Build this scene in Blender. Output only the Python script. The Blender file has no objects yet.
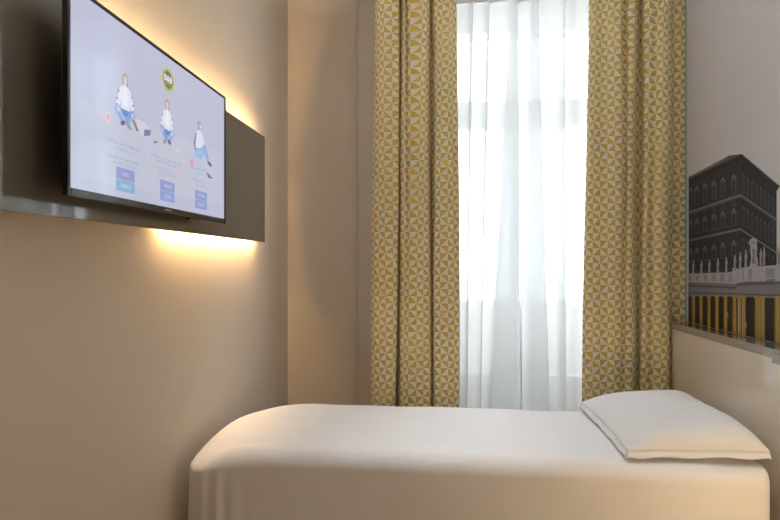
import bpy, bmesh, math, random
from math import sin, cos, pi, sqrt, atan
from mathutils import Vector

random.seed(4)
scene = bpy.context.scene
COL = scene.collection

# ------------------------------------------------------------ camera, world, exposure
F = 540.0                       # focal length in pixels of a 780 px wide frame
TH = atan(60 / F)               # the camera looks a little to the left of the window wall's normal
EYE = 1.25
cam_data = bpy.data.cameras.new('camera')
cam_data.sensor_width = 36
cam_data.lens = F / 780 * 36
cam_data.shift_y = 5 / 780
cam_data.clip_start = 0.02
cam = bpy.data.objects.new('camera', cam_data)
cam.location = (0, 0, EYE)
cam.rotation_euler = (pi / 2, 0, TH)
COL.objects.link(cam)
scene.camera = cam

SKY = 8.0
world = bpy.data.worlds.new('sky')
world.use_nodes = True
scene.world = world
wn = world.node_tree.nodes
wn['Background'].inputs['Color'].default_value = (0.87, 0.94, 1.02, 1)
wn['Background'].inputs['Strength'].default_value = SKY

pl = bpy.data.lights.new('window_portal', 'AREA')
pl.shape = 'RECTANGLE'
pl.size = 1.10
pl.size_y = 2.75
pl.cycles.is_portal = True
po = bpy.data.objects.new('window_portal', pl)
po.location = (0.46, 3.80, 1.45)
po.rotation_euler = (-pi / 2, 0, 0)
COL.objects.link(po)

vs = scene.view_settings
vs.view_transform = 'Standard'
vs.look = 'None'
vs.gamma = 1
vs.use_curve_mapping = False
vs.exposure = 0.0
scene.cycles.max_bounces = 14
scene.cycles.diffuse_bounces = 8
scene.cycles.transparent_max_bounces = 16
scene.cycles.transmission_bounces = 10
scene.cycles.sample_clamp_indirect = 6

LED_POWER = 270.0
LAMP_POWER = 110.0
FILL_UPLIGHT_POWER = 560.0
FILL_SPOT_POWER = 46.0

# ------------------------------------------------------------ helpers
def vray(px, py=265.0):
    u = (px - 390) / F
    v = (265 - py) / F
    return (u * cos(TH) - sin(TH), u * sin(TH) + cos(TH), v)
def onx(px, py, X):
    r = vray(px, py); t = X / r[0]
    return (X, r[1] * t, EYE + r[2] * t)
def x_at(px, Y):
    r = vray(px)
    return r[0] / r[1] * Y

def link(o, parent=None):
    COL.objects.link(o)
    if parent: o.parent = parent
    return o
def obj(name, bm, mats, parent=None, smooth=False, loc=None):
    me = bpy.data.meshes.new(name)
    bm.normal_update()
    bm.to_mesh(me); bm.free()
    if not isinstance(mats, (list, tuple)): mats = [mats]
    for m in mats: me.materials.append(m)
    if smooth:
        for p in me.polygons: p.use_smooth = True
    o = bpy.data.objects.new(name, me)
    if loc: o.location = loc
    return link(o, parent)
def rebase(o):
    """move a mesh object's origin to the centre of its base"""
    me = o.data
    xs = [v.co for v in me.vertices]
    c = Vector(((min(v.x for v in xs) + max(v.x for v in xs)) / 2, (min(v.y for v in xs) + max(v.y for v in xs)) / 2, min(v.z for v in xs)))
    for v in me.vertices: v.co -= c
    o.location = c
    return o
def thing(name, label, cat, loc, group=None):
    o = bpy.data.objects.new(name, None)
    o.empty_display_size = 0.1
    o.location = loc
    link(o)
    return tag(o, label, cat, group)
def tag(o, label, cat, group=None):
    o['label'] = label; o['category'] = cat
    if group: o['group'] = group
    return o
def struct(o):
    o['kind'] = 'structure'
    return o
def under(o, parent):
    """parent a world-built mesh to a thing without moving it"""
    o.parent = parent
    me = o.data
    off = Vector(parent.location)
    for v in me.vertices: v.co -= off
    return o

def add_box(bm, a, b, mi=0, bevel=0.0, seg=2):
    x0, y0, z0 = a; x1, y1, z1 = b
    vs_ = [bm.verts.new(p) for p in ((x0,y0,z0),(x1,y0,z0),(x1,y1,z0),(x0,y1,z0),(x0,y0,z1),(x1,y0,z1),(x1,y1,z1),(x0,y1,z1))]
    fs = [bm.faces.new([vs_[i] for i in q]) for q in ((0,3,2,1),(4,5,6,7),(0,1,5,4),(1,2,6,5),(2,3,7,6),(3,0,4,7))]
    for f in fs: f.material_index = mi
    if bevel > 0:
        es = list({e for f in fs for e in f.edges})
        r = bmesh.ops.bevel(bm, geom=es, offset=bevel, segments=seg, profile=0.5, affect='EDGES')
        for f in r['faces']: f.material_index = mi
def box_bm(a, b, bevel=0.0, seg=2):
    bm = bmesh.new(); add_box(bm, a, b, 0, bevel, seg); return bm
def add_tube(bm, p, q, r0, r1=None, n=16, mi=0):
    r1 = r0 if r1 is None else r1
    p = Vector(p); q = Vector(q); d = (q - p).normalized()
    a = d.orthogonal().normalized(); b = d.cross(a)
    A = [bm.verts.new(p + (a * cos(2*pi*i/n) + b * sin(2*pi*i/n)) * r0) for i in range(n)]
    B = [bm.verts.new(q + (a * cos(2*pi*i/n) + b * sin(2*pi*i/n)) * r1) for i in range(n)]
    for i in range(n):
        f = bm.faces.new((A[i], A[(i+1)%n], B[(i+1)%n], B[i])); f.material_index = mi; f.smooth = True
    bm.faces.new(A[::-1]).material_index = mi
    bm.faces.new(B).material_index = mi
def add_lathe(bm, prof, c, n=28, mi=0):
    rings = []
    for r, z in prof:
        rings.append([bm.verts.new((c[0] + r*cos(2*pi*i/n), c[1] + r*sin(2*pi*i/n), c[2] + z)) for i in range(n)])
    for a, b in zip(rings, rings[1:]):
        for i in range(n):
            f = bm.faces.new((a[i], a[(i+1)%n], b[(i+1)%n], b[i])); f.material_index = mi; f.smooth = True
    bm.faces.new(rings[0][::-1]).material_index = mi
    bm.faces.new(rings[-1]).material_index = mi

# ------------------------------------------------------------ materials
def mat(name, color, rough=0.6, metal=0.0, coat=0.0, coat_rough=0.05, spec=0.5, coat_ior=1.5, emis=None, estr=0.0, sheen=0.0):
    m = bpy.data.materials.new(name); m.use_nodes = True
    b = m.node_tree.nodes['Principled BSDF']
    b.inputs['Base Color'].default_value = (*color, 1)
    b.inputs['Roughness'].default_value = rough
    b.inputs['Metallic'].default_value = metal
    b.inputs['Coat Weight'].default_value = coat
    b.inputs['Coat Roughness'].default_value = coat_rough
    b.inputs['Coat IOR'].default_value = coat_ior
    b.inputs['Specular IOR Level'].default_value = spec
    b.inputs['Sheen Weight'].default_value = sheen
    if emis:
        b.inputs['Emission Color'].default_value = (*emis, 1)
        b.inputs['Emission Strength'].default_value = estr
    return m
def N(m, t, **kw):
    n = m.node_tree.nodes.new(t)
    for k, v in kw.items(): setattr(n, k, v)
    return n
def L(m, a, b): m.node_tree.links.new(a, b)
def noise_vary(m, color, amount=0.06, scale=6.0, bump=0.0, bump_scale=300.0):
    """mottle the base colour and add a fine surface grain"""
    b = m.node_tree.nodes['Principled BSDF']
    tc = N(m, 'ShaderNodeTexCoord')
    nz = N(m, 'ShaderNodeTexNoise'); nz.inputs['Scale'].default_value = scale; nz.inputs['Detail'].default_value = 4
    L(m, tc.outputs['Object'], nz.inputs['Vector'])
    mx = N(m, 'ShaderNodeMix', data_type='RGBA')
    mx.inputs['A'].default_value = (*[c * (1 - amount) for c in color], 1)
    mx.inputs['B'].default_value = (*[min(1, c * (1 + amount)) for c in color], 1)
    L(m, nz.outputs['Fac'], mx.inputs['Factor']); L(m, mx.outputs['Result'], b.inputs['Base Color'])
    if bump:
        n2 = N(m, 'ShaderNodeTexNoise'); n2.inputs['Scale'].default_value = bump_scale; n2.inputs['Detail'].default_value = 2
        L(m, tc.outputs['Object'], n2.inputs['Vector'])
        bp = N(m, 'ShaderNodeBump'); bp.inputs['Strength'].default_value = bump; bp.inputs['Distance'].default_value = 0.002
        L(m, n2.outputs['Fac'], bp.inputs['Height']); L(m, bp.outputs['Normal'], b.inputs['Normal'])
    return m
def math_(m, op, a, b=None):
    n = N(m, 'ShaderNodeMath', operation=op)
    for i, v in enumerate((a, b)):
        if v is None: continue
        if isinstance(v, (int, float)): n.inputs[i].default_value = v
        else: L(m, v, n.inputs[i])
    return n.outputs[0]

WALL = (0.58, 0.51, 0.42)
M_wall = noise_vary(mat('wall_paint', WALL, 0.75, spec=0.3), WALL, 0.03, 3.0, 0.15, 220)
M_trim = noise_vary(mat('trim_paint', (0.50, 0.44, 0.37), 0.6, spec=0.3), (0.50, 0.44, 0.37), 0.02, 3.0)
M_ceil = noise_vary(mat('ceiling_paint', (0.75, 0.73, 0.70), 0.8), (0.75, 0.73, 0.70), 0.02)
M_white = mat('white_lacquer', (0.78, 0.79, 0.80), 0.35)
M_sheet = mat('white_cotton', (0.83, 0.82, 0.81), 0.85, spec=0.2, sheen=0.15)
M_matt = noise_vary(mat('mattress_ticking', (0.6, 0.58, 0.55), 0.9), (0.6, 0.58, 0.55), 0.05, 30)
M_bedbase = noise_vary(mat('bed_base_fabric', (0.10, 0.085, 0.07), 0.9), (0.10, 0.085, 0.07), 0.1, 60)
M_black = mat('black_plastic', (0.012, 0.012, 0.013), 0.25, coat=0.3)
M_blackm = mat('matt_black_plastic', (0.010, 0.010, 0.011), 0.5)
M_steel = mat('dark_steel', (0.12, 0.12, 0.13), 0.4, metal=1.0)
M_silver = mat('silver', (0.7, 0.7, 0.72), 0.3, metal=0.9)
M_panel = mat('taupe_lacquer', (0.105, 0.086, 0.062), 0.35, spec=0.4, coat=1.0, coat_rough=0.02, coat_ior=1.65)
M_led = mat('led_light', (0.9, 0.8, 0.6), 0.5, emis=(1.0, 0.66, 0.33), estr=LED_POWER)
M_led_low = mat('led_light_low', (0.9, 0.8, 0.6), 0.5, emis=(1.0, 0.64, 0.31), estr=LED_POWER*.65)
M_lamp = mat('lamp_glow', (0.9, 0.8, 0.6), 0.5, emis=(1.0, 0.74, 0.44), estr=LAMP_POWER)
M_fill_uplight = mat('fill_uplight_glow', (0.9, 0.9, 0.85), 0.5, emis=(0.84, 0.93, 1.05), estr=FILL_UPLIGHT_POWER)
M_wains = noise_vary(mat('beige_lacquer', (0.68, 0.61, 0.51), 0.35, coat=1.0, coat_rough=0.015, coat_ior=1.85), (0.68, 0.61, 0.51), 0.02, 2.0)
M_ledge = mat('grey_ledge_lacquer', (0.25, 0.222, 0.185), 0.18, coat=0.8, coat_rough=0.03)
M_glass_edge = mat('glass_edge', (0.35, 0.47, 0.44), 0.15, coat=0.5)
M_metalgold = mat('brass', (0.7, 0.5, 0.25), 0.3, metal=1.0)

# floor planks
M_floor = mat('oak_floor', (0.25, 0.17, 0.10), 0.4)
_tc = N(M_floor, 'ShaderNodeTexCoord'); _br = N(M_floor, 'ShaderNodeTexBrick')
_br.inputs['Color1'].default_value = (0.24, 0.155, 0.09, 1); _br.inputs['Color2'].default_value = (0.30, 0.20, 0.12, 1)
_br.inputs['Mortar'].default_value = (0.06, 0.04, 0.025, 1); _br.inputs['Mortar Size'].default_value = 0.004
_br.inputs['Scale'].default_value = 1.0; _br.inputs['Brick Width'].default_value = 1.2; _br.inputs['Row Height'].default_value = 0.14
L(M_floor, _tc.outputs['Object'], _br.inputs['Vector'])
L(M_floor, _br.outputs['Color'], M_floor.node_tree.nodes['Principled BSDF'].inputs['Base Color'])

# fine horizontal sateen stripe on the bedspread
def stripe_bump(m, scale, strength):
    tc = N(m, 'ShaderNodeTexCoord'); w = N(m, 'ShaderNodeTexWave', bands_direction='Z'); w.inputs['Scale'].default_value = scale
    L(m, tc.outputs['Object'], w.inputs['Vector'])
    bp = N(m, 'ShaderNodeBump'); bp.inputs['Strength'].default_value = strength; bp.inputs['Distance'].default_value = 0.001
    L(m, w.outputs['Fac'], bp.inputs['Height'])
    L(m, bp.outputs['Normal'], m.node_tree.nodes['Principled BSDF'].inputs['Normal'])
M_spread = mat('striped_sateen', (0.85, 0.84, 0.835), 0.8, spec=0.2, sheen=0.1)
stripe_bump(M_spread, 60.0, 0.12)

# printed curtain cloth: eight-pointed pinwheels of mustard and cream triangles
def curtain_mat():
    m = mat('pinwheel_print_cloth', (0.5, 0.4, 0.1), 0.85, spec=0.15, sheen=0.1)
    b = m.node_tree.nodes['Principled BSDF']
    uv = N(m, 'ShaderNodeUVMap'); sp = N(m, 'ShaderNodeSeparateXYZ'); L(m, uv.outputs['UV'], sp.inputs[0])
    S = 0.0390
    u = math_(m, 'DIVIDE', sp.outputs['X'], S); v = math_(m, 'DIVIDE', sp.outputs['Y'], S)
    i = math_(m, 'FLOOR', u); j = math_(m, 'FLOOR', v)
    fu = math_(m, 'FRACT', u); fv = math_(m, 'FRACT', v)
    par = math_(m, 'FLOORED_MODULO', math_(m, 'ADD', i, j), 2.0)
    iod = math_(m, 'FLOORED_MODULO', i, 2.0)
    t0 = math_(m, 'GREATER_THAN', fv, fu)
    t1 = math_(m, 'GREATER_THAN', fv, math_(m, 'SUBTRACT', 1.0, fu))
    mix = N(m, 'ShaderNodeMix', data_type='FLOAT')
    L(m, par, mix.inputs['Factor']); L(m, t0, mix.inputs['A']); L(m, t1, mix.inputs['B'])
    x = math_(m, 'ABSOLUTE', math_(m, 'SUBTRACT', mix.outputs['Result'], iod))
    c = N(m, 'ShaderNodeMix', data_type='RGBA')
    c.inputs['A'].default_value = (0.50, 0.335, 0.055, 1)
    c.inputs['B'].default_value = (0.71, 0.67, 0.57, 1)
    L(m, x, c.inputs['Factor']); L(m, c.outputs['Result'], b.inputs['Base Color'])
    tr = N(m, 'ShaderNodeBsdfTranslucent'); L(m, c.outputs['Result'], tr.inputs['Color'])
    ms = N(m, 'ShaderNodeMixShader'); ms.inputs[0].default_value = 0.03
    L(m, b.outputs[0], ms.inputs[1]); L(m, tr.outputs[0], ms.inputs[2])
    L(m, ms.outputs[0], m.node_tree.nodes['Material Output'].inputs['Surface'])
    return m
M_curtain = curtain_mat()

def sheer_mat():
    m = bpy.data.materials.new('sheer_voile'); m.use_nodes = True
    nt = m.node_tree; nt.nodes.remove(nt.nodes['Principled BSDF'])
    tp = N(m, 'ShaderNodeBsdfTransparent')
    tl = N(m, 'ShaderNodeBsdfTranslucent'); tl.inputs['Color'].default_value = (0.88, 0.90, 0.92, 1)
    df = N(m, 'ShaderNodeBsdfDiffuse'); df.inputs['Color'].default_value = (0.86, 0.86, 0.85, 1)
    a = N(m, 'ShaderNodeMixShader'); a.inputs[0].default_value = 0.45
    L(m, tl.outputs[0], a.inputs[1]); L(m, df.outputs[0], a.inputs[2])
    b = N(m, 'ShaderNodeMixShader'); b.inputs[0].default_value = 0.72
    L(m, tp.outputs[0], b.inputs[1]); L(m, a.outputs[0], b.inputs[2])
    L(m, b.outputs[0], nt.nodes['Material Output'].inputs['Surface'])
    return m
M_sheer = sheer_mat()

def glass_mat():
    m = bpy.data.materials.new('window_glass'); m.use_nodes = True
    nt = m.node_tree; nt.nodes.remove(nt.nodes['Principled BSDF'])
    tp = N(m, 'ShaderNodeBsdfTransparent'); tp.inputs['Color'].default_value = (0.95, 0.97, 0.97, 1)
    gl = N(m, 'ShaderNodeBsdfGlossy'); gl.inputs['Roughness'].default_value = 0.02
    b = N(m, 'ShaderNodeMixShader'); b.inputs[0].default_value = 0.06
    L(m, tp.outputs[0], b.inputs[1]); L(m, gl.outputs[0], b.inputs[2])
    L(m, b.outputs[0], nt.nodes['Material Output'].inputs['Surface'])
    return m
M_glass = glass_mat()

# ------------------------------------------------------------ the room shell
XL, XR, YB, YF, ZC = -1.09, 1.27, 3.55, -1.6, 3.10
WX0, WX1, WZ0, WZ1 = -0.10, 1.02, 0.06, 2.84          # window opening
struct(obj('floor', box_bm((XL - .15, YF - .15, -.1), (XR + .15, YB + .45, 0)), M_floor))
struct(obj('ceiling', box_bm((XL - .15, YF - .15, ZC), (XR + .15, YB + .45, ZC + .1)), M_ceil))
struct(obj('wall_left', box_bm((XL - .15, YF - .15, 0), (XL, YB + .45, ZC)), M_wall))
struct(obj('wall_right', box_bm((XR, YF - .15, 0), (XR + .15, YB + .45, ZC)), M_wall))
struct(obj('wall_front', box_bm((XL, YF - .15, 0), (XR, YF, ZC)), M_wall))
bm = bmesh.new()
add_box(bm, (XL, YB, 0), (WX0, YB + .35, ZC)); add_box(bm, (WX1, YB, 0), (XR, YB + .35, ZC))
add_box(bm, (WX0, YB, WZ1), (WX1, YB + .35, ZC)); add_box(bm, (WX0, YB, 0), (WX1, YB + .35, WZ0))
struct(obj('wall_back', bm, M_wall))
# window casing: flat boards round the opening
cx0 = x_at(358, YB - .02)
bm = bmesh.new()
add_box(bm, (cx0, YB - .022, 0), (WX0, YB, ZC), 0, .003, 1)
add_box(bm, (WX1, YB - .022, 0), (XR, YB, ZC), 0, .003, 1)
add_box(bm, (WX0, YB - .022, WZ1), (WX1, YB, ZC), 0, .003, 1)
struct(obj('trim_1', bm, M_trim))
def baseboard(name, a, b): struct(obj(name, box_bm(a, b, .003, 1), M_trim))
baseboard('baseboard_left', (XL, YF + .014, 0), (XL + .014, YB - .014, .09))
baseboard('baseboard_back', (XL, YB - .014, 0), (cx0, YB, .09))
baseboard('baseboard_front', (XL, YF, 0), (XR, YF + .014, .09))

# window: two casement leaves with a transom light each, solid panels at the foot
fy0, fy1 = 3.62, 3.68
win = struct(obj('window_1', box_bm((WX0, fy0, WZ0), (WX0 + .05, fy1, WZ1)), M_white))
mid = 0.460
bm = bmesh.new()
add_box(bm, (WX1 - .05, fy0, WZ0), (WX1, fy1, WZ1), 0, .004, 1)
add_box(bm, (WX0 + .05, fy0, WZ1 - .055), (WX1 - .05, fy1, WZ1), 0, .004, 1)
add_box(bm, (WX0 + .05, fy0 - .01, 2.205), (WX1 - .05, fy1, 2.33), 0, .006, 2)
obj('window_frame', bm, M_white, win)
for a, b in ((WX0 + .05, mid - .004), (mid + .004, WX1 - .05)):
    bm = bmesh.new(); w = .055
    for z0, z1 in ((WZ0, 2.205),):
        add_box(bm, (a, fy0, z0), (a + w, fy1, z1), 0, .005, 1); add_box(bm, (b - w, fy0, z0), (b, fy1, z1), 0, .005, 1)
        add_box(bm, (a + w, fy0, z1 - w), (b - w, fy1, z1), 0, .005, 1)
        add_box(bm, (a + w, fy0, z0), (b - w, fy1, z0 + .08), 0, .005, 1)
        add_box(bm, (a + w, fy0, .46), (b - w, fy1, .53), 0, .005, 1)
        add_box(bm, (a + w, fy0 + .02, z0 + .08), (b - w, fy1 - .02, .46), 0)
    lf = obj('window_leaf', bm, M_white, win)
    obj('window_pane', box_bm((a + w, 3.648, .53), (b - w, 3.653, 2.15)), M_glass, lf)
    obj('transom_pane', box_bm((a if a < .3 else mid, 3.648, 2.33), (b if b > .6 else mid, 3.653, WZ1 - .055)), M_glass, win)
bm = bmesh.new()
add_tube(bm, (mid + .03, fy0 - .004, 1.12), (mid + .03, fy0 - .05, 1.12), .009, n=12)
add_box(bm, (mid + .02, fy0 - .06, 1.00), (mid + .04, fy0 - .042, 1.13), 0, .006, 2)
obj('window_handle', bm, M_metalgold, win)

# balcony parapet of fish-scale tiles outside
def parapet():
    t = thing('balcony_parapet', 'pale fish-scale balcony parapet outside the window behind the sheer curtains', 'parapet', (.46, 4.25, 0))
    under(obj('wall_base', box_bm((-.9, 4.22, -.1), (1.9, 4.34, .50)), M_white), t)
    bm = bmesh.new()
    add_box(bm, (-.9, 4.25, .50), (1.9, 4.33, .93))
    s = .085
    for r in range(6):
        z = .55 + r * .062
        for k in range(-1, 34):
            x = -.9 + (k + .5 * (r % 2)) * s
            if x < -.86 or x > 1.84: continue
            y = 4.25 - .016
            top = [bm.verts.new((x - s/2 * .98, 4.252, z + .06)), bm.verts.new((x + s/2 * .98, 4.252, z + .06))]
            arc = [bm.verts.new((x + s/2 * .98 * cos(pi * q / 8), y, z - .045 * sin(pi * q / 8) )) for q in range(9)]
            bm.faces.new([top[0], top[1]] + arc)
    under(obj('scale_tiles', bm, M_ceil), t)
    under(obj('coping', box_bm((-.92, 4.21, .93), (1.92, 4.36, .98), .006, 1), M_white), t)
parapet()
bm = box_bm((-6, YB + .46, -.14), (8, 9, -.1))
o = struct(obj('terrace_ground', bm, M_ceil))

# ------------------------------------------------------------ curtains
def catmull(pts, n=8):
    out = []
    P = [pts[0]] + list(pts) + [pts[-1]]
    for k in range(1, len(P) - 2):
        p0, p1, p2, p3 = P[k-1], P[k], P[k+1], P[k+2]
        for s in range(n):
            t = s / n
            out.append(tuple(0.5 * ((2*b) + (-a + c)*t + (2*a - 5*b + 4*c - d)*t*t + (-a + 3*b - 3*c + d)*t**3) for a, b, c, d in zip(p0, p1, p2, p3)))
    out.append(tuple(pts[-1]))
    return out
def drape(top, bot, Y0, z_top, z_bot, nz=30, n=8, u0=0.0, v0=0.0, wob=0.004, ease=1.0):
    """cloth hung from one folded line (top) and falling to another (bot); each is a list of (bearing, depth)"""
    def world_pts(lst): return catmull([(x_at(px, Y0 - d), Y0 - d) for px, d in lst], n)
    T, B = world_pts(top), world_pts(bot)
    us = [u0]
    for a, b in zip(B, B[1:]): us.append(us[-1] + sqrt((a[0]-b[0])**2 + (a[1]-b[1])**2))
    bm = bmesh.new(); uvl = bm.loops.layers.uv.new('UVMap')
    rows = []
    for k in range(nz + 1):
        f = k / nz; z = z_top + (z_bot - z_top) * f; g = f ** ease
        rows.append([bm.verts.new((a[0] + (b[0]-a[0])*g + wob*sin(7*f + i*.11), a[1] + (b[1]-a[1])*g + wob*sin(5*f + i*.07), z)) for i, (a, b) in enumerate(zip(T, B))])
    for k in range(nz):
        for i in range(len(us) - 1):
            f = bm.faces.new((rows[k+1][i], rows[k+1][i+1], rows[k][i+1], rows[k][i]))
            zz = [z_top + (z_bot - z_top) * (k+1)/nz, z_top + (z_bot - z_top) * k/nz]
            for lp, (uu, vv) in zip(f.loops, ((us[i], zz[0]), (us[i+1], zz[0]), (us[i+1], zz[1]), (us[i], zz[1]))):
                lp[uvl].uv = (uu, vv + v0)
            f.smooth = True
    return bm

YC = 2.97
L_bot = [(371,-.05),(370,-.01),(374,.03),(384,.040),(392,.036),(395.3,.015),(395.6,-.03),(396.3,-.07),(397.6,-.07),(398,-.03),(398.2,.01),(403,.030),(411,.020),(418,.036),(427,.034),(430.6,.012),(431,-.03),(431.6,-.07),(433.2,-.07),(433.8,-.03),(434.2,.01),(440,.030),(447,.018),(454,.024),(460.5,.002)]
L_top = [(377,-.05),(375,-.01),(378,.03),(383,.040),(392,.028),(399.4,.015),(400.2,-.03),(401,-.07),(402.4,-.07),(403,-.03),(403.5,.01),(406,.022),(407.5,-.012),(409,.018),(417,.036),(425,.030),(429,.006),(429.6,-.03),(430.2,-.07),(432,-.07),(432.6,-.03),(433.2,.01),(437,.038),(442,.010),(450,.014),(453,.014),(457,.006)]
n_ = max(len(L_bot), len(L_top))
def pad(lst, n):
    lst = list(lst)
    while len(lst) < n:
        k = max(range(len(lst) - 1), key=lambda q: abs(lst[q+1][0] - lst[q][0]))
        lst.insert(k + 1, ((lst[k][0] + lst[k+1][0]) / 2, (lst[k][1] + lst[k+1][1]) / 2 + .003))
    return lst
L_bot = L_bot[:12] + [(405,.026),(408,.018)] + L_bot[12:]
c = obj('curtain', drape(pad(L_top, 27), pad(L_bot, 27), YC, 3.0, .03, v0=.012), M_curtain)
tag(rebase(c), 'mustard and cream pinwheel print curtain left of the window, beside the bare beige wall', 'curtain', 'printed curtains framing the window')

R_bot = [(580.5,.0),(584,.022),(592,.034),(602,.030),(612,.036),(620,.030),(624,.012),(628,.030),(632,.024),(634.3,-.01),(634.8,-.06),(637,-.075),(639.2,-.06),(639.6,-.01),(642,.024),(646,.026),(650,.014),(656,.034),(664,.034),(669,.020),(670.2,-.01),(670.6,-.060),(676,-.055),(682,-.047),(687,-.052),(688,-.07)]
R_top = [(589.5,.0),(593,.030),(598,.034),(606,.020),(614,.034),(621,.030),(624.6,-.02),(628,.030),(634,.026),(637.3,-.01),(638,-.06),(640,-.075),(642.6,-.06),(643,-.01),(645.5,.024),(651,.030),(657,.010),(663,.030),(668,.026),(671,.006),(672,-.02),(673,-.060),(678,-.050),(683,-.047),(688,-.052),(689,-.07)]
c = obj('curtain', drape(R_top, R_bot, YC, 3.0, .03, u0=.02, v0=.026), M_curtain)
tag(rebase(c), 'mustard and cream pinwheel print curtain right of the window, beside the headboard and pillow', 'curtain', 'printed curtains framing the window')

YS = 3.14
def pleat(px, w):
    """a narrow fold-over: forward past px, back behind itself, forward again"""
    return [(px + w - .4, .012), (px + w, .006), (px + w - .4, .001), (px + .4, -.004), (px, -.010), (px + .4, -.015), (px + w, -.016)]
SL_b = [(448,.0),(456,.010)] + pleat(464, 1.6) + [(472,.006)] + pleat(477.5, 1.6) + [(490,.0),(505,.012),(517,.016),(521,.008),(520,-.008),(508,-.014),(493,-.012),(484.5,-.016),(484,-.024),(488,-.032),(500,-.03),(511,-.03),(519,-.028)]
SL_t = [(448,.0),(460,.010)] + pleat(470.5, 1.8) + [(479,.006)] + pleat(487, 2.0) + [(498,.004),(506,.012),(515,.016),(517.5,.008),(517,-.008),(515,-.014),(512.5,-.012),(511,-.016),(511,-.024),(512,-.032),(515,-.03),(518,-.03),(521,-.028)]
SR_b = [(523.2,-.010),(530,.004),(540,.012),(549,.014),(551,.006),(549,-.006),(530,-.010),(526,-.016),(530,-.026),(548,-.02),(556,.0),(564,.014),(566,.008),(565,-.006),(557,-.010),(556,-.02),(562,-.024),(572,-.01),(580,.008),(590,-.004),(600,.008)]
SR_t = [(519,-.010),(530,.004),(533,.012),(537,.014),(538.5,.006),(537,-.006),(531,-.010),(529,-.016),(531,-.026),(540,-.012),(550,.002),(563,.014),(565,.008),(564,-.006),(560.5,-.010),(559.5,-.02),(562,-.024),(570,-.01),(578,.008),(588,-.004),(600,.008)]
s = obj('sheer_curtain', drape(SL_t, SL_b, YS, 2.752, .03, n=6, wob=.002), M_sheer)
tag(rebase(s), 'left half of the white sheer curtain over the window, next to the left printed curtain', 'sheer curtain', 'white sheer curtains')
s = obj('sheer_curtain', drape(SR_t, SR_b, YS, 2.752, .03, n=6, wob=.002), M_sheer)
tag(rebase(s), 'right half of the white sheer curtain over the window, next to the right printed curtain', 'sheer curtain', 'white sheer curtains')
def rail(y, z, label):
    t = thing('curtain_rail', label, 'curtain rail', (.40, y, z))
    under(obj('track', box_bm((-.36, y - .011, z), (1.20, y + .011, z + .022), .003, 1), M_white), t)
    for x in (-.34, .30, 1.15):
        under(obj('bracket', box_bm((x - .012, y - .008, z + .022), (x + .012, y + .008, ZC)), M_white), t)
rail(YS, 2.752, 'thin white curtain rail carrying the sheer curtains')
rail(YC, 3.0, 'thin white curtain rail carrying the printed curtains')

# ------------------------------------------------------------ television and its lit wall panel
XP, XT = -1.03, -0.94           # panel face, television face
py1 = onx(265, 200, XP)[1]; py0 = 0.40
pz0 = 1.378; pz1 = 1.967
t = thing('television_wall_panel', 'glossy dark taupe wall panel behind the television with warm backlight glowing at its edges', 'wall panel', (XP, (py0 + py1) / 2, pz0))
under(obj('board', box_bm((XP - .02, py0, pz0), (XP, py1, pz1), .0015, 1), M_panel), t)
bm = bmesh.new()
for y in (py0 + .3, 1.6, py1 - .35): add_box(bm, (XL, y, pz0 + .12), (XP - .02, y + .06, pz1 - .12))
under(obj('spacer', bm, M_blackm), t)
for z, a in ((pz1 - .055, 1.25), (pz0 + .028, 1.93)):
    o = under(obj('light_strip', box_bm((XP - .036, a, z), (XP - .026, py1 - .035, z + .012)), M_led if z > 1.7 else M_led_low), t)
    o['label'] = 'warm glowing light strip'

ty0 = onx(68, 200, XT)[1]; ty1 = onx(226, 160, XT)[1]
tz0 = onx(226, 221, XT)[2] - .012; tz1 = onx(226, 97, XT)[2]
tv = thing('television', 'slim black flat screen television with lit welcome page, mounted on the taupe panel', 'television', (XT, (ty0 + ty1) / 2, tz0))
bz, bzb = .011, .020
bm = bmesh.new()
add_box(bm, (XT - .016, ty0, tz0), (XT, ty0 + bz, tz1), 0, .002, 1); add_box(bm, (XT - .016, ty1 - bz, tz0), (XT, ty1, tz1), 0, .002, 1)
add_box(bm, (XT - .016, ty0 + bz, tz1 - bz), (XT, ty1 - bz, tz1), 0, .002, 1)
add_box(bm, (XT - .016, ty0 + bz, tz0), (XT, ty1 - bz, tz0 + bzb), 0, .002, 1)
bezel = under(obj('bezel', bm, M_black), tv)
bm = bmesh.new()
add_box(bm, (XT - .022, ty0 + .004, tz0 + .004), (XT - .014, ty1 - .004, tz1 - .004), 0, .003, 1)
add_box(bm, (XT - .052, ty0 + .12, tz0 + .03), (XT - .022, ty1 - .12, tz1 - .12), 0, .012, 2)
housing = under(obj('back_housing', bm, M_blackm), tv)
bm = bmesh.new()
ymid = (ty0 + ty1) / 2
for s_ in (-.12, .12): add_box(bm, (XT - .062, ymid + s_ - .015, tz0 + .08), (XT - .052, ymid + s_ + .015, tz1 - .14), 0, .002, 1)
add_box(bm, (XP, ymid - .18, tz0 + .20), (XT - .062, ymid + .18, tz0 + .26), 0, .003, 1)
under(obj('wall_mount', bm, M_steel), tv)
ya = onx(191, 215, XT)[1]; yb = onx(201, 215, XT)[1]
under(obj('remote_sensor', box_bm((XT - .022, ya, tz0 - .008), (XT - .004, yb, tz0 + .002), .002, 1), M_blackm), tv).parent = housing

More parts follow.
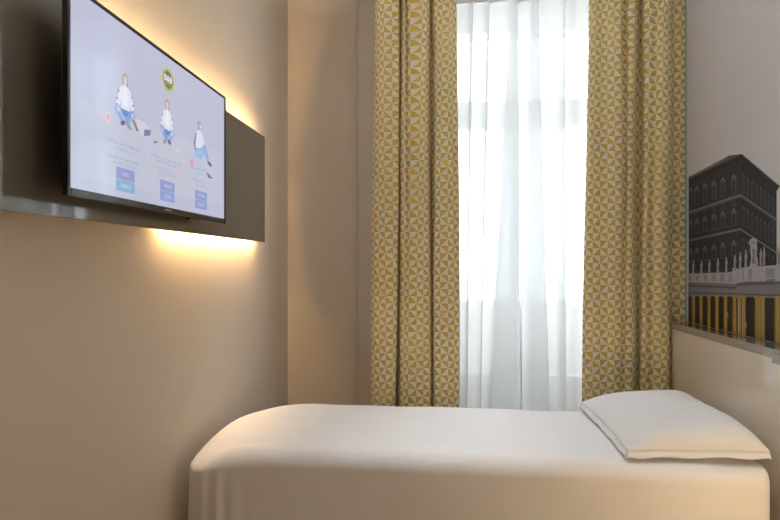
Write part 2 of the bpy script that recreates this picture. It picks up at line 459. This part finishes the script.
# --- what the screen shows: flat shapes, each a hair in front of the last, in one mesh
SX = XT - .0035
smats, sidx = [], {}
def smat(rgb):
    """lit screen colour given as display sRGB 0-255"""
    if rgb in sidx: return sidx[rgb]
    lin = [((c/255 + .055)/1.055)**2.4 if c > 10 else c/255/12.92 for c in rgb]
    m = mat('screen_%d_%d_%d' % rgb, (.01, .01, .012), .10, spec=.5, emis=tuple(lin), estr=1.0)
    smats.append(m); sidx[rgb] = len(smats) - 1
    return sidx[rgb]
sbm = bmesh.new()
def s_poly(pts, rgb, layer=1, px=True):
    P = [onx(x, y, SX) for x, y in pts] if px else [(SX, y, z) for y, z in pts]
    ar = sum(a[1]*b[2] - b[1]*a[2] for a, b in zip(P, P[1:] + P[:1]))
    if ar < 0: P = P[::-1]
    f = sbm.faces.new([sbm.verts.new((SX + .00025 * layer, p[1], p[2])) for p in P])
    f.material_index = smat(rgb)
def s_ell(cx, cy, rx, ry, rgb, layer, n=28, px=False):
    s_poly([(cx + rx*cos(2*pi*k/n), cy + ry*sin(2*pi*k/n)) for k in range(n)], rgb, layer, px)
def s_text(txt, y, z, h, rgb, layer, align='CENTER', width=None, bold=0.0):
    cu = bpy.data.curves.new('lettering', 'FONT'); cu.body = txt; cu.size = 1.0; cu.align_x = 'LEFT'; cu.offset = bold
    o = bpy.data.objects.new('lettering', cu); COL.objects.link(o)
    dg = bpy.context.evaluated_depsgraph_get()
    me = bpy.data.meshes.new_from_object(o.evaluated_get(dg))
    xs = [v.co.x for v in me.vertices]; x0, x1 = min(xs), max(xs)
    sc = h / .7; sw = sc if width is None else width / (x1 - x0)
    mi = smat(rgb)
    vv = [sbm.verts.new((SX + .00025*layer, y + (v.co.x - (x0 + x1)/2)*sw, z + v.co.y*sc)) for v in me.vertices]
    for p in me.polygons:
        try: f = sbm.faces.new([vv[q] for q in p.vertices]); f.material_index = mi
        except ValueError: pass
    bpy.data.objects.remove(o); bpy.data.curves.remove(cu); bpy.data.meshes.remove(me)
BG = (184, 187, 209)
s_poly([(ty0 + bz, tz0 + bzb), (ty1 - bz, tz0 + bzb), (ty1 - bz, tz1 - bz), (ty0 + bz, tz1 - bz)], BG, 0, False)
# floor line of the picture
s_poly([(79, 100), (222, 153), (222, 205), (79, 178)], (188, 192, 210), 1)
# round logo
lc = onx(168, 80, SX); ly, lz = lc[1], lc[2]
rl = .0375
s_ell(ly, lz, rl, rl, (176, 186, 38), 2); s_ell(ly, lz, rl*.78, rl*.78, (112, 104, 116), 3)
s_text('B&B', ly, lz - .006, .0195, (228, 228, 240), 4, width=rl*1.36, bold=.03)
s_text('HOTELS', ly, lz - .0165, .0075, (176, 186, 38), 4, width=rl*1.0, bold=.02)
# three seated people, a bag and small things beside them
def sitter(cx, foot, h, flip, scr):
    """a cross-legged figure in white blouse and jeans; cx, foot, h in screen metres"""
    k = h
    def p(pts, rgb, lay): s_poly([(cx + flip*a*k, foot + b*k) for a, b in pts], rgb, lay, False)
    p([(-.07,.72),(-.10,.86),(-.06,.97),(0,1.0),(.06,.97),(.09,.86),(.085,.66),(.05,.62),(.04,.8),(-.04,.8)], (168,158,158), 3)
    s_ell(cx, foot + .86*k, .052*k, .078*k, (222,204,206), 4)
    s_ell(cx + flip*.004*k, foot + .815*k, .014*k, .008*k, (176,110,120), 5, 10)
    p([(-.045,.885),(-.02,.885),(-.02,.875),(-.045,.875)], (120,110,120), 5); p([(.02,.885),(.045,.885),(.045,.875),(.02,.875)], (120,110,120), 5)
    p([(-.04,.80),(.04,.80),(.05,.74),(-.05,.74)], (216,198,202), 3)
    p([(-.06,.76),(.06,.76),(.16,.70),(.24,.50),(.28,.33),(.20,.30),(.14,.46),(.12,.30),(-.12,.30),(-.13,.46),(-.20,.30),(-.28,.33),(-.24,.50),(-.16,.70)], (220,220,236), 4)
    for a, b in ((-.205,.62),(-.245,.48),(.205,.62),(.245,.48)): p([(a-.02,b),(a+.02,b+.01),(a+.015,b-.035),(a-.02,b-.03)], (110,112,150), 5)
    p([(-.05,.74),(.05,.74),(.08,.40),(-.08,.40)], (230,230,242), 5)
    p([(-.12,.32),(.12,.32),(.26,.38),(.33,.30),(.10,.06),(-.02,.12),(-.12,.05),(-.32,.28),(-.26,.38)], (134,168,218), 5)
    p([(-.14,.31),(.14,.31),(.06,.20),(-.06,.20)], (104,136,196), 6)
    p([(-.26,.34),(-.20,.36),(.02,.10),(-.02,.07)], (152,184,226), 6); p([(.26,.34),(.20,.36),(-.02,.10),(.02,.07)], (120,154,208), 6)
    p([(-.16,.06),(-.04,.12),(.0,.05),(-.12,.0)], (96,92,116), 7); p([(.02,.10),(.06,.13),(.20,.02),(.14,-.03),(.04,.03)], (150,146,164), 7)
    p([(-.28,.33),(-.20,.30),(-.17,.25),(-.22,.23)], (222,204,206), 6); p([(.28,.33),(.20,.30),(.17,.25),(.22,.23)], (222,204,206), 6)
def foot_at(px, py):
    q = onx(px, py, SX); return q[1], q[2]
a = foot_at(125, 130); top = onx(125, 73, SX)[2]
sitter(a[0], a[1] + .008, top - a[1] - .008, 1, 0)
a = foot_at(167, 146); top = onx(167, 99, SX)[2]
sitter(a[0], a[1] + .006, top - a[1] - .006, -1, 1)
# third person turned sideways
def side_sitter(px, py, ptop):
    y, z = foot_at(px, py); k = onx(px, ptop, SX)[2] - z
    def p(pts, rgb, lay): s_poly([(y + a_*k*1.45, z + b*k) for a_, b in pts], rgb, lay, False)
    p([(-.08,.72),(-.07,.95),(0,1.0),(.07,.96),(.06,.84),(.03,.70)], (164,156,160), 3)
    s_ell(y + .03*k, z + .87*k, .045*k, .07*k, (222,204,206), 4)
    p([(-.05,.76),(.05,.76),(.14,.62),(.18,.40),(.10,.22),(-.18,.22),(-.22,.36),(-.16,.64)], (218,218,234), 4)
    p([(-.16,.64),(-.12,.66),(-.17,.36),(-.14,.22),(-.18,.20),(-.23,.36)], (112,114,152), 5)
    p([(-.20,.26),(.02,.30),(.16,.44),(.24,.42),(.40,.04),(.30,.0),(.18,.22),(.06,.06),(-.16,.05)], (140,174,222), 5)
    p([(-.18,.20),(.04,.24),(.14,.36),(.08,.12),(-.14,.08)], (158,188,228), 6)
    p([(.28,.04),(.40,.06),(.50,-.03),(.40,-.06)], (92,88,112), 6)
side_sitter(199.5, 160, 121)
s_poly([(132,121),(136,118.5),(144,122),(150.5,130),(150,135),(143,136),(136,131)], (206,202,214), 3)
s_poly([(144,129.5),(150.5,130),(150,135.5),(143.5,136)], (118,124,168), 4)
s_poly([(132,121),(134,119.6),(139,132),(136,131)], (132,122,138), 4)
s_ell(*foot_at(107.5, 118), .014, .016, (212,198,208), 3); s_ell(*foot_at(107.5, 117), .007, .008, (222,168,150), 4)
s_poly([(153,141.5),(156,140.5),(158,143),(154,143.5)], (140,134,150), 3)
s_poly([(174,149),(178,148.5),(182,152),(177,152)], (208,198,216), 3)
s_poly([(190.5,160),(192.6,160.5),(192.6,167),(190.5,166.4)], (220,142,164), 3)
s_poly([(206,172),(209,174.5),(213,179),(208,177.5)], (104,102,136), 3)
# lines of small lettering under each person
def line(px, py, txt, rgb, w):
    y, z = foot_at(px, py)
    wy = onx(px + w/2, py, SX)[1] - onx(px - w/2, py, SX)[1]
    s_text(txt, y, z, .0098, rgb, 3, width=wy)
GR = (152, 154, 186); TQ = (132, 176, 204); PK = (206, 146, 190); BL = (122, 168, 226)
line(124, 146.5, 'Scopri tutti i servizi di B&B Hotels', GR, 35); line(125.5, 152, 'e le esperienze in citt\u00e0', TQ, 22)
line(124, 161, 'Discover the hotel services', GR, 30); line(125, 166.5, 'and nearby experiences', TQ, 26)
line(167, 161, 'Collega i tuoi device mobili alla', GR, 30); line(167.5, 165.5, 'e radio nella pagina della TV', GR, 25)
line(167, 171.5, 'Share your mobile device content', PK, 29); line(168, 176, 'with your TV screen', GR, 18)
line(200, 171, 'Guarda la TV', GR, 15); line(200.5, 175, 'e radio', BL, 6)
line(200, 182.5, 'Discover our', GR, 13); line(200.5, 186.5, 'and radio', BL, 9)
def button(px0, px1, yl0, yl1, rgb, txt):
    """yl0, yl1: heights on the screen plane (metres)"""
    y0 = onx(px0, 180, SX)[1]; y1 = onx(px1, 180, SX)[1]
    s_poly([(y0, yl0), (y1, yl0), (y1, yl1), (y0, yl1)], rgb, 2, False)
    s_text(txt, (y0 + y1)/2, (yl0 + yl1)/2 - .005, .0105, (206, 210, 232), 3, width=(y1 - y0)*(.34 if len(txt) < 6 else .55))
zA = onx(125, 180.3, SX)[2]; zB = onx(125, 192.2, SX)[2]; zh = onx(125, 167.5, SX)[2] - onx(125, 179, SX)[2]
for a_, b_, ty in ((116, 134.5, ('HOTEL', 'EXPERIENCE')), (160, 174.5, ('ANDROID', 'IOS')), (195, 206.8, ('MY LIKE', 'CALL INFO'))):
    button(a_, b_, zA, zA + zh, (142, 152, 202), ty[0])
    button(a_, b_, zB, zB + zh, (128, 172, 204) if a_ == 116 else (142, 156, 208), ty[1])
sc_ = obj('screen', sbm, smats)
under(sc_, tv)
# maker's mark on the lower bezel
cu = bpy.data.curves.new('mark', 'FONT'); cu.body = 'SAMSUNG'; cu.size = 1
o_ = bpy.data.objects.new('mark', cu); COL.objects.link(o_)
me = bpy.data.meshes.new_from_object(o_.evaluated_get(bpy.context.evaluated_depsgraph_get()))
bm = bmesh.new(); xs = [v.co.x for v in me.vertices]; w_ = max(xs) - min(xs)
yb_ = onx(168, 211, XT)[1]
vv = [bm.verts.new((XT + .0006, yb_ + (v.co.x - w_/2) * .040 / w_, tz0 + .007 + v.co.y * .0085)) for v in me.vertices]
for p in me.polygons: bm.faces.new([vv[q] for q in p.vertices])
bpy.data.objects.remove(o_); bpy.data.curves.remove(cu)
o = under(obj('maker_mark', bm, M_silver), tv); o.parent = bezel; o['label'] = 'small silver lettering on the lower bezel'

# ------------------------------------------------------------ headboard wall: lacquer panel, ledge, printed glass
XW, XG = 1.15, 1.24
yw1 = 2.955
t = thing('headboard_panel', 'glossy beige lacquered headboard panel with grey ledge on top beside the pillow', 'headboard', (1.2, 1.2, 0))
under(obj('panel', box_bm((XW, -.6, 0), (XR - .002, yw1, .917), .001, 1), M_wains), t)
jog = 1.975
bm = bmesh.new()
lo, hi = .917, .950
pts = [(XG, -.6), (XG, yw1), (XW - .002, yw1), (XW - .002, jog), (XW - .058, jog), (XW - .058, -.6)]
A = [bm.verts.new((x, y, lo)) for x, y in pts]; B = [bm.verts.new((x, y, hi)) for x, y in pts]
bm.faces.new(B[::-1]); bm.faces.new(A)
for k in range(6): bm.faces.new((A[k], B[k], B[(k+1) % 6], A[(k+1) % 6]))
bmesh.ops.recalc_face_normals(bm, faces=bm.faces)
o = under(obj('ledge', bm, M_ledge), t); o['label'] = 'grey lacquered ledge that widens towards the camera'

# the printed glass with its photograph of a palace over a colonnade
PK_ = {}
def pm(name, c, rough=.5):
    if name not in PK_: PK_[name] = (len(PK_), mat('print_' + name, c, rough, coat=.10, coat_rough=.02, spec=.2))
    return PK_[name][0]
pm('sky', (.62, .605, .625)); pm('dark', (.020, .019, .023)); pm('darker', (.012, .011, .015)); pm('mid', (.075, .072, .080)); pm('grey', (.16, .155, .165))
pm('light', (.36, .35, .37)); pm('pale', (.24, .235, .25)); pm('gold', (.36, .225, .04)); pm('gold_shade', (.22, .135, .02)); pm('void', (.012, .011, .016))
mur = thing('printed_glass_panel', 'tall glass wall panel printed with grey palace above gold columned colonnade', 'wall picture', (XG, 1.2, .95))
yg1 = onx(687, 200, XG)[1]
under(obj('glass_edge', box_bm((XG - .004, yg1, .951), (XR - .002, yg1 + .014, 2.93), .001, 1), M_glass_edge), mur)['label'] = 'pale green glass edge'
pb = bmesh.new()
add_box(pb, (XG + .0005, -.6, .951), (XR - .002, yg1, 2.93), 0)
def p_poly(pts, name, layer=1):
    P = []
    for x, y in pts:
        q = onx(max(x, 688.6), y, XG); P.append(q)
    ar = sum(a[1]*b[2] - b[1]*a[2] for a, b in zip(P, P[1:] + P[:1]))
    if abs(ar) < 1e-9: return
    if ar > 0: P = P[::-1]
    f = pb.faces.new([pb.verts.new((XG + .0005 - .0002*layer, q[1], max(q[2], .9515))) for q in P])
    f.material_index = pm(name, None)
def lerp(a, b, t): return a + (b - a) * t
# palace body, left face then right face, roof
p_poly([(688,182),(741,160),(741,300),(688,300)], 'dark', 1)
p_poly([(741,160),(776.5,190),(776.5,300),(741,300)], 'darker', 1)
p_poly([(688,177),(729,155.5),(742,154),(742,156),(688,181)], 'mid', 2)
p_poly([(688,179),(742,154.5),(742,160),(688,184)], 'darker', 3)
p_poly([(742,154),(779.8,186),(777,190.5),(742,161)], 'darker', 3)
p_poly([(690,177),(729,156.5),(729,157.6),(690,178.2)], 'grey', 4)
p_poly([(742,154.2),(779,185.6),(778.6,186.5),(742,155.6)], 'mid', 4)
for l0, lc, lr, th, nm in ((211.5,193.8,218.3,2.4,'grey'),(239.5,228,251.5,2.2,'grey'),(214.5,196.6,221.3,.9,'mid'),(234.5,223.5,247.5,.7,'mid')):
    p_poly([(688,l0),(740.5,lc),(740.5,lc+th),(688,l0+th)], nm, 4)
    p_poly([(740.5,lc),(776,lr),(776,lr+th*.8),(740.5,lc+th)], nm, 4)
# windows: left face, tall with pediments
for i, x in enumerate((690.8, 697, 705, 714, 723, 734)):
    f = (741 - x) / 53.0; w = lerp(2.5, 1.7, f)
    for top_c, bot_c, top_l, bot_l in ((173,191,189,207.5),(207.5,222.5,221.5,234.5),(240,257,250,262)):
        zt = lerp(top_c, top_l, f); zb = lerp(bot_c, bot_l, f)
        p_poly([(x-w,zt+3),(x,zt-1),(x+w,zt+3),(x+w,zb),(x-w,zb)], 'mid', 5)
        p_poly([(x-w-.5,zt+3.4),(x,zt-1.4),(x+w+.5,zt+3.4),(x+w,zt+4),(x,zt+.4),(x-w,zt+4)], 'grey', 6)
        p_poly([(x-w*.55,zt+5),(x+w*.55,zt+5),(x+w*.55,zb-.8),(x-w*.55,zb-.8)], 'void', 7)
        if top_c == 173: p_poly([(x-w*.55,lerp(zt,zb,.55)),(x+w*.55,lerp(zt,zb,.55)-.4),(x+w*.55,lerp(zt,zb,.55)+.4),(x-w*.55,lerp(zt,zb,.55)+.8)], 'mid', 8)
    zt = lerp(199.5, 214.5, f)
    p_poly([(x-w*.7,zt),(x+w*.7,zt-.8),(x+w*.7,zt+4.4),(x-w*.7,zt+5.2)], 'mid', 5); p_poly([(x-w*.4,zt+.8),(x+w*.4,zt),(x+w*.4,zt+3.8),(x-w*.4,zt+4.4)], 'void', 6)
for i, x in enumerate((743.6, 748, 752.4, 756.8, 761, 765, 769, 773)):
    f = (x - 741) / 36.0; w = lerp(1.3, .8, f)
    for tc_, bc_, tr_, br_ in ((172,192,199,216),(204,223,229,246),(236,252,258,262)):
        zt = lerp(tc_, tr_, f); zb = lerp(bc_, br_, f)
        p_poly([(x-w,zt+2),(x,zt-.6),(x+w,zt+2.6),(x+w,zb),(x-w,zb)], 'mid', 5)
        p_poly([(x-w*.5,zt+3),(x+w*.5,zt+3.4),(x+w*.5,zb-.6),(x-w*.5,zb-.6)], 'void', 6)
# colonnade: void, entablature, balustrade
OUT = [(688,281),(737,282),(743,279.5),(766,279),(772,281),(900,265)]
p_poly([(688,293),(900,293),(900,372),(688,340)], 'void', 9)
p_poly([(688,282),(735,284),(738,281),(900,275),(900,296),(770,298),(736,296.5),(688,296)], 'grey', 10)
p_poly([(688,284.5),(735,286.5),(738,283),(900,277),(900,279),(738,286),(735,289),(688,286.5)], 'mid', 11)
p_poly([(688,292),(736,293),(770,294.5),(900,291),(900,293),(770,296),(736,294.5),(688,293.5)], 'mid', 11)
p_poly([(688,273.5),(730,272),(741,268),(747,266.8),(776,265),(900,255),(900,275),(776,278.5),(766,279),(747,281),(735,283.5),(688,282)], 'pale', 11)
p_poly([(688,274),(730,272.5),(741,268.5),(747,267),(776,265.5),(900,255),(900,257),(776,268),(747,269),(741,270.5),(730,274.5),(688,275.6)], 'light', 12)
p_poly([(688,280.5),(735,282),(747,279.5),(776,277.4),(776,279),(747,281.2),(735,283.8),(688,282)], 'light', 12)
for x, w in ((694,2.2),(702,2.2),(710,2.2),(718.5,2.2),(727,2.2),(735.5,2.6),(741,2),(746.5,2.2),(757,4.5),(764,2.2),(778.5,3)):
    p_poly([(x-w,273.5 if x < 732 else 268),(x+w,273.5 if x < 732 else 268),(x+w,281),(x-w,281.5)], 'light', 13)
# statues and the carved crest along the balustrade
def statue(x, base, h, w):
    p_poly([(x-w,base),(x-w*.8,base-h*.55),(x-w*1.1,base-h*.66),(x-w*.5,base-h*.80),(x+w*.5,base-h*.80),(x+w*1.1,base-h*.62),(x+w*.7,base-h*.4),(x+w,base)], 'light', 14)
    p_poly([(x+w*.55*cos(q*pi/5), base-h*.89+h*.11*sin(q*pi/5)) for q in range(10)], 'light', 14)
    p_poly([(x+w*.2,base),(x+w*.25,base-h*.7),(x+w*.7,base-h*.6),(x+w*.9,base)], 'grey', 15)
for x, b, h in ((694,274,13.5),(702,274,13.5),(710,273.5,14),(718.5,273,15),(727,272.5,15.5),(735.5,271,16),(741,269,17),(746.5,268,18),(761.5,265.5,17),(764.8,265,18.5),(778.5,264,18)):
    statue(x, b, h, 1.35)
p_poly([(750,267),(751.8,258),(750.6,250),(751,246),(749.4,243),(750.6,239.5),(753,238),(756,238.3),(757.8,240),(757.4,244),(758,247),(757,254),(758.5,260),(758.3,266)], 'light', 14)
p_poly([(752,263),(753.6,256),(752.6,249),(755.6,249),(755.2,257),(756.8,264)], 'grey', 15)
p_poly([(751,243),(753,241),(755.8,241.4),(756.8,243.6),(754,245)], 'pale', 15)
# gilded columns
def column(x, w, y0, y1):
    p_poly([(x-w,y0),(x+w,y0),(x+w*1.08,y1),(x-w*1.08,y1)], 'gold', 16)
    p_poly([(x-w,y0),(x-w*.35,y0),(x-w*.4,y1),(x-w*1.08,y1)], 'gold_shade', 17)
    p_poly([(x-w*1.5,y0-.6),(x+w*1.5,y0-.6),(x+w*1.2,y0+1.6),(x-w*1.2,y0+1.6)], 'gold', 18)
for x, w in ((694,1.5),(701.5,1.5),(709.5,1.6),(717.5,1.6),(726,1.7),(735,1.8),(740,1.7),(744.5,1.8),(757.5,2.0),(763,2.3),(778,2.6),(797,3),(820,3.3),(846,3.6),(876,4)):
    column(x, w, 296 if x < 737 else 297, 372)
for x in (739.2, 743.2, 760.6):
    p_poly([(x-.5,299),(x+.4,299),(x+.4,345),(x-.5,345)], 'light', 18)
for x, y in ((728.4,312),(746.8,322)): p_poly([(x-.5,y),(x+.5,y),(x+.8,y+6),(x-.3,y+6)], 'pale', 18)
under(obj('print', pb, [m for _, m in sorted(PK_.values(), key=lambda q: q[0])]), mur)

# ------------------------------------------------------------ bed
def rrect(x0, x1, y0, y1, radii, n=14):
    """rounded rectangle, corner order: near-left, near-right, far-right, far-left"""
    out = []
    for (cx, cy, a0, r) in ((x0, y0, pi, radii[0]), (x1, y0, 1.5*pi, radii[1]), (x1, y1, 0, radii[2]), (x0, y1, .5*pi, radii[3])):
        sx = 1 if cx == x0 else -1; sy = 1 if cy == y0 else -1
        for k in range(n + 1):
            a = a0 + .5*pi*k/n
            out.append((cx + sx*r + r*cos(a), cy + sy*r + r*sin(a)))
    return out
def resample(poly, n):
    P = poly + [poly[0]]; d = [0]
    for a, b in zip(P, P[1:]): d.append(d[-1] + sqrt((a[0]-b[0])**2 + (a[1]-b[1])**2))
    out, k = [], 0
    for i in range(n):
        s = d[-1] * i / n
        while d[k+1] < s: k += 1
        f = (s - d[k]) / max(1e-9, d[k+1] - d[k])
        out.append((lerp(P[k][0], P[k+1][0], f), lerp(P[k][1], P[k+1][1], f)))
    return out
BX0, BX1, BY0, BY1, BZ = -1.035, 1.100, 1.962, 2.715, .552
bed = thing('bed', 'single bed under the white bedspread, its mattress and base hidden by the cover', 'bed', (.09, 2.29, 0))
def slab(name, ins, z0, z1, bev, m):
    bm = bmesh.new(); O = rrect(BX0 + ins + .05, BX1 - .035, BY0 + ins, BY1 - ins, (.17, .05, .05, .28))
    rows = [[bm.verts.new((x + (.09 - x)*q, y + (2.29 - y)*q*2, z)) for x, y in O] for q, z in ((bev, z0), (0, z0 + bev), (0, z1 - bev), (bev, z1))]
    K = len(O)
    for a, b in zip(rows, rows[1:]):
        for k in range(K): bm.faces.new((a[k], a[(k+1) % K], b[(k+1) % K], b[k]))
    bm.faces.new(rows[0][::-1]); bm.faces.new(rows[-1])
    under(obj(name, bm, m), bed)
slab('mattress', .05, .30, .515, .03, M_matt)
slab('bed_base', .06, .12, .299, .01, M_bedbase)
for x in (BX0 + .14, BX1 - .12):
    for y in (BY0 + .14, BY1 - .14):
        bm = bmesh.new(); add_tube(bm, (x, y, 0), (x, y, .12), .022, .028); under(obj('leg', bm, M_steel), bed)

def bedspread():
    NR = 300; rings = []
    R = .065
    bm = bmesh.new()
    prof = []                                   # (inset, z)
    for z in (.10, .16, .22, .28, .34, .39, .43): prof.append((0.0, z))
    for k in range(0, 11):
        a = .5*pi*k/10
        prof.append((R*(1 - cos(a)), BZ - R + R*sin(a)))
    for ins, zz in ((.13, BZ), (.16, BZ + .001), (.20, BZ + .001), (.25, BZ + .002), (.30, BZ + .002)): prof.append((ins, zz))
    for ins, z in prof:
        rad = [max(.012, r - ins) for r in (.13, .05, .05, .32)]
        base = resample(rrect(BX0 + ins*2.8, BX1 - ins*.3, BY0 + ins, BY1 - ins, rad), NR)
        ring = []
        for i, (x, y) in enumerate(base):
            dx = dy = dz = 0.0
            drop = max(0.0, min(1.0, (BZ - z) / .3))
            # soft hanging folds gathered at the foot corner, long shallow waves on the side
            g = math.exp(-(((x - BX0)/.22)**2 + ((y - BY0)/.16)**2))
            ang = math.atan2(y - BY0 - .15, x - BX0 - .15)
            f = g * drop * .022 * sin(ang*15 + x*8) + drop * .005*sin(x*9 + .6) + drop*.003*sin(x*23 + z*7)
            nx, ny = (x - .09), (y - 2.29)
            ux = -1 if x < BX0 + ins*2.8 + .10 else (1 if x > BX1 - ins - .05 else 0); uy = -1 if y < BY0 + ins + .10 else (1 if y > BY1 - ins - .10 else 0)
            l = sqrt(ux*ux + uy*uy) or 1
            dx = ux/l*f; dy = uy/l*f
            if ins > .02:
                dz = .0018*sin(x*7 + y*5) + .0012*sin(x*19 - y*13) + .0009*sin(y*41 + x*6)
            dz -= .055*math.exp(-((x - BX0)/.17)**2 - ((y - BY0)/.20)**2) * max(0, min(1, (z - .40)/.12))   # the quilt sags off the foot corner
            ring.append(bm.verts.new((x + dx, y + dy, z + dz)))
        rings.append(ring)
    for a, b in zip(rings, rings[1:]):
        for i in range(NR):
            bm.faces.new((a[i], a[(i+1) % NR], b[(i+1) % NR], b[i]))
    bm.faces.new(rings[-1])
    o = obj('bedspread', bm, M_spread, smooth=True)
    so = o.modifiers.new('cloth_thickness', 'SOLIDIFY'); so.thickness = .006; so.offset = -1
    tag(rebase(o), 'white sateen bedspread smoothed over the single bed and hanging down its sides', 'bedspread')
    # tucked fold at the head end of the near side
    return o
bedspread()

def pillow():
    t = thing('pillow', 'plump white pillow at the head of the bed against the beige panel', 'pillow', (.86, 2.34, BZ))
    PX0, PX1, PY0, PY1 = .628, 1.105, 2.008, 2.69
    n, m = 46, 60
    bm = bmesh.new(); uvs = {}
    def top(u, v, sgn):
        # u across (-1 left .. 1 wall side), v along (-1 near .. 1 far)
        e = max(0, 1 - abs(u)**4.5) ** .62 * max(0, 1 - abs(v)**6) ** .55
        pinch = 1 - .045*(1 - abs(v)**2)*(abs(u)**6)
        pv = 1 - .030*(1 - abs(u)**2)*(abs(v)**6)
        x = (PX0 + PX1)/2 + u*(PX1 - PX0)/2*pinch
        y = (PY0 + PY1)/2 + v*(PY1 - PY0)/2*pv
        edge = BZ + .044 + .008*u
        if sgn > 0:
            z = edge + e*(.080 + .020*u) + .004*sin(u*5 + v*4)*e + .0025*sin(v*17 + u*5)*e
            z += .006*e*sin(u*14 + 2*v)*max(0, -v - .3)
        else:
            z = edge - e*.034 - .012*u*e
        return (x, y, z)
    grid = {}
    for s_ in (1, -1):
        for i in range(n + 1):
            for j in range(m + 1):
                u = sin((i/n - .5)*pi); v = sin((j/m - .5)*pi)
                rim = i in (0, n) or j in (0, m)
                if rim and s_ < 0: grid[s_, i, j] = grid[1, i, j]
                else: grid[s_, i, j] = bm.verts.new(top(u, v, s_))
    for s_ in (1, -1):
        for i in range(n):
            for j in range(m):
                q = [grid[s_, i, j], grid[s_, i+1, j], grid[s_, i+1, j+1], grid[s_, i, j+1]]
                f = bm.faces.new(q if s_ > 0 else q[::-1]); f.smooth = True
    rim_pts = [grid[1, i, 0].co.copy() for i in range(n + 1)] + [grid[1, n, j].co.copy() for j in range(1, m + 1)] + \
              [grid[1, i, m].co.copy() for i in range(n - 1, -1, -1)] + [grid[1, 0, j].co.copy() for j in range(m - 1, 0, -1)]
    under(obj('cushion', bm, M_sheet), t)
    # stitched hem of the pillowcase round the rim
    bm = bmesh.new(); K = len(rim_pts); cxy = Vector(((PX0 + PX1)/2, (PY0 + PY1)/2, 0))
    ra, rb, rc, rd = [], [], [], []
    for k, p in enumerate(rim_pts):
        d = Vector((p.x - cxy.x, p.y - cxy.y, 0)); 
        un = Vector(((p.x - cxy.x)/(PX1 - PX0), (p.y - cxy.y)/(PY1 - PY0), 0))
        out = Vector((1 if un.x > 0 else -1, 0, 0)) if abs(un.x) > abs(un.y) else Vector((0, 1 if un.y > 0 else -1, 0))
        w = .009 if out.x <= 0 else .005
        wz = .003*sin(k*.5)
        q = p + out*w + Vector((0, 0, -.026 + wz))
        ra.append(bm.verts.new(p - out*.004 + Vector((0, 0, .004)))); rb.append(bm.verts.new(q + Vector((0, 0, .004))))
        rc.append(bm.verts.new(q)); rd.append(bm.verts.new(p - out*.008 - Vector((0, 0, .006))))
    for a, b in ((ra, rb), (rb, rc), (rc, rd), (rd, ra)):
        for k in range(K):
            f = bm.faces.new((a[k], b[k], b[(k+1) % K], a[(k+1) % K])); f.smooth = True
    bmesh.ops.recalc_face_normals(bm, faces=bm.faces)
    under(obj('hem', bm, M_sheet), t)
pillow()

# ------------------------------------------------------------ bedside lamp, then fill lights added above the frame
lamp = thing('bedside_lamp', 'small warm bedside lamp fixed low on the headboard panel near the camera', 'lamp', (1.15, 1.22, .525))
bm = bmesh.new()
add_tube(bm, (1.1495, 1.22, .58), (1.135, 1.22, .58), .045, n=24); add_tube(bm, (1.135, 1.22, .58), (1.06, 1.22, .58), .008, n=12)
under(obj('bracket', bm, M_metalgold), lamp)
bm = bmesh.new(); add_lathe(bm, [(.012, -.055), (.036, -.045), (.050, -.015), (.050, .015), (.036, .045), (.012, .055)], (1.05, 1.22, .58))
under(obj('glass_shade', bm, M_lamp), lamp)
cl = thing('added_fill_uplight', 'added fill light out of view, a round metal bowl throwing light up onto the ceiling', 'added fill light', (.1, 1.6, 2.62))  # added, unseen uplight that fills the room with light off the ceiling
bm = bmesh.new(); add_lathe(bm, [(.04, 0), (.16, .03), (.22, .08), (.225, .08), (.215, .083), (.15, .04), (.03, .02)], (.1, 1.6, 2.62)); under(obj('bowl', bm, M_silver), cl)
bm = bmesh.new(); add_lathe(bm, [(.13, .042), (.14, .046), (.12, .050)], (.1, 1.6, 2.62)); under(obj('diffuser', bm, M_fill_uplight), cl)
bm = bmesh.new()
for k in range(3): add_tube(bm, (.1 + .2*cos(k*2.1), 1.6 + .2*sin(k*2.1), 2.70), (.1, 1.6, ZC - .03), .0025, n=8)
add_tube(bm, (.1, 1.6, ZC - .03), (.1, 1.6, ZC), .05, n=24)
under(obj('suspension', bm, M_silver), cl)
def fill_spot(x, y, label):  # added, unseen spotlights that brighten the top of the bed
    t = thing('added_fill_spotlight', label, 'ceiling light', (x, y, ZC - .02), 'added fill spotlights over the bed')
    bm = bmesh.new(); add_lathe(bm, [(.045, 0), (.052, .004), (.055, .018), (.055, .0199)], (x, y, ZC - .02)); under(obj('trim_ring', bm, M_silver), t)
    bm = bmesh.new(); add_tube(bm, (x, y, ZC - .023), (x, y, ZC - .0205), .034, n=24); under(obj('lens', bm, M_fill_spot), t)
    l = bpy.data.lights.new('fill_beam', 'SPOT'); l.energy = FILL_SPOT_POWER; l.color = (.93, .96, 1.0); l.spot_size = math.radians(46); l.spot_blend = .7; l.shadow_soft_size = .06
    o = bpy.data.objects.new('fill_beam', l); o.location = (0, 0, -.01); link(o, t)
M_fill_spot = mat('fill_spot_lens', (.9, .9, .9), .3, emis=(.95, .97, 1.0), estr=8)
fill_spot(-.38, 2.22, 'added fill spotlight out of view over the foot of the bed, nearer the television')
fill_spot(.42, 2.22, 'added fill spotlight out of view over the bed, nearer the pillow')
bpy.context.view_layer.update()
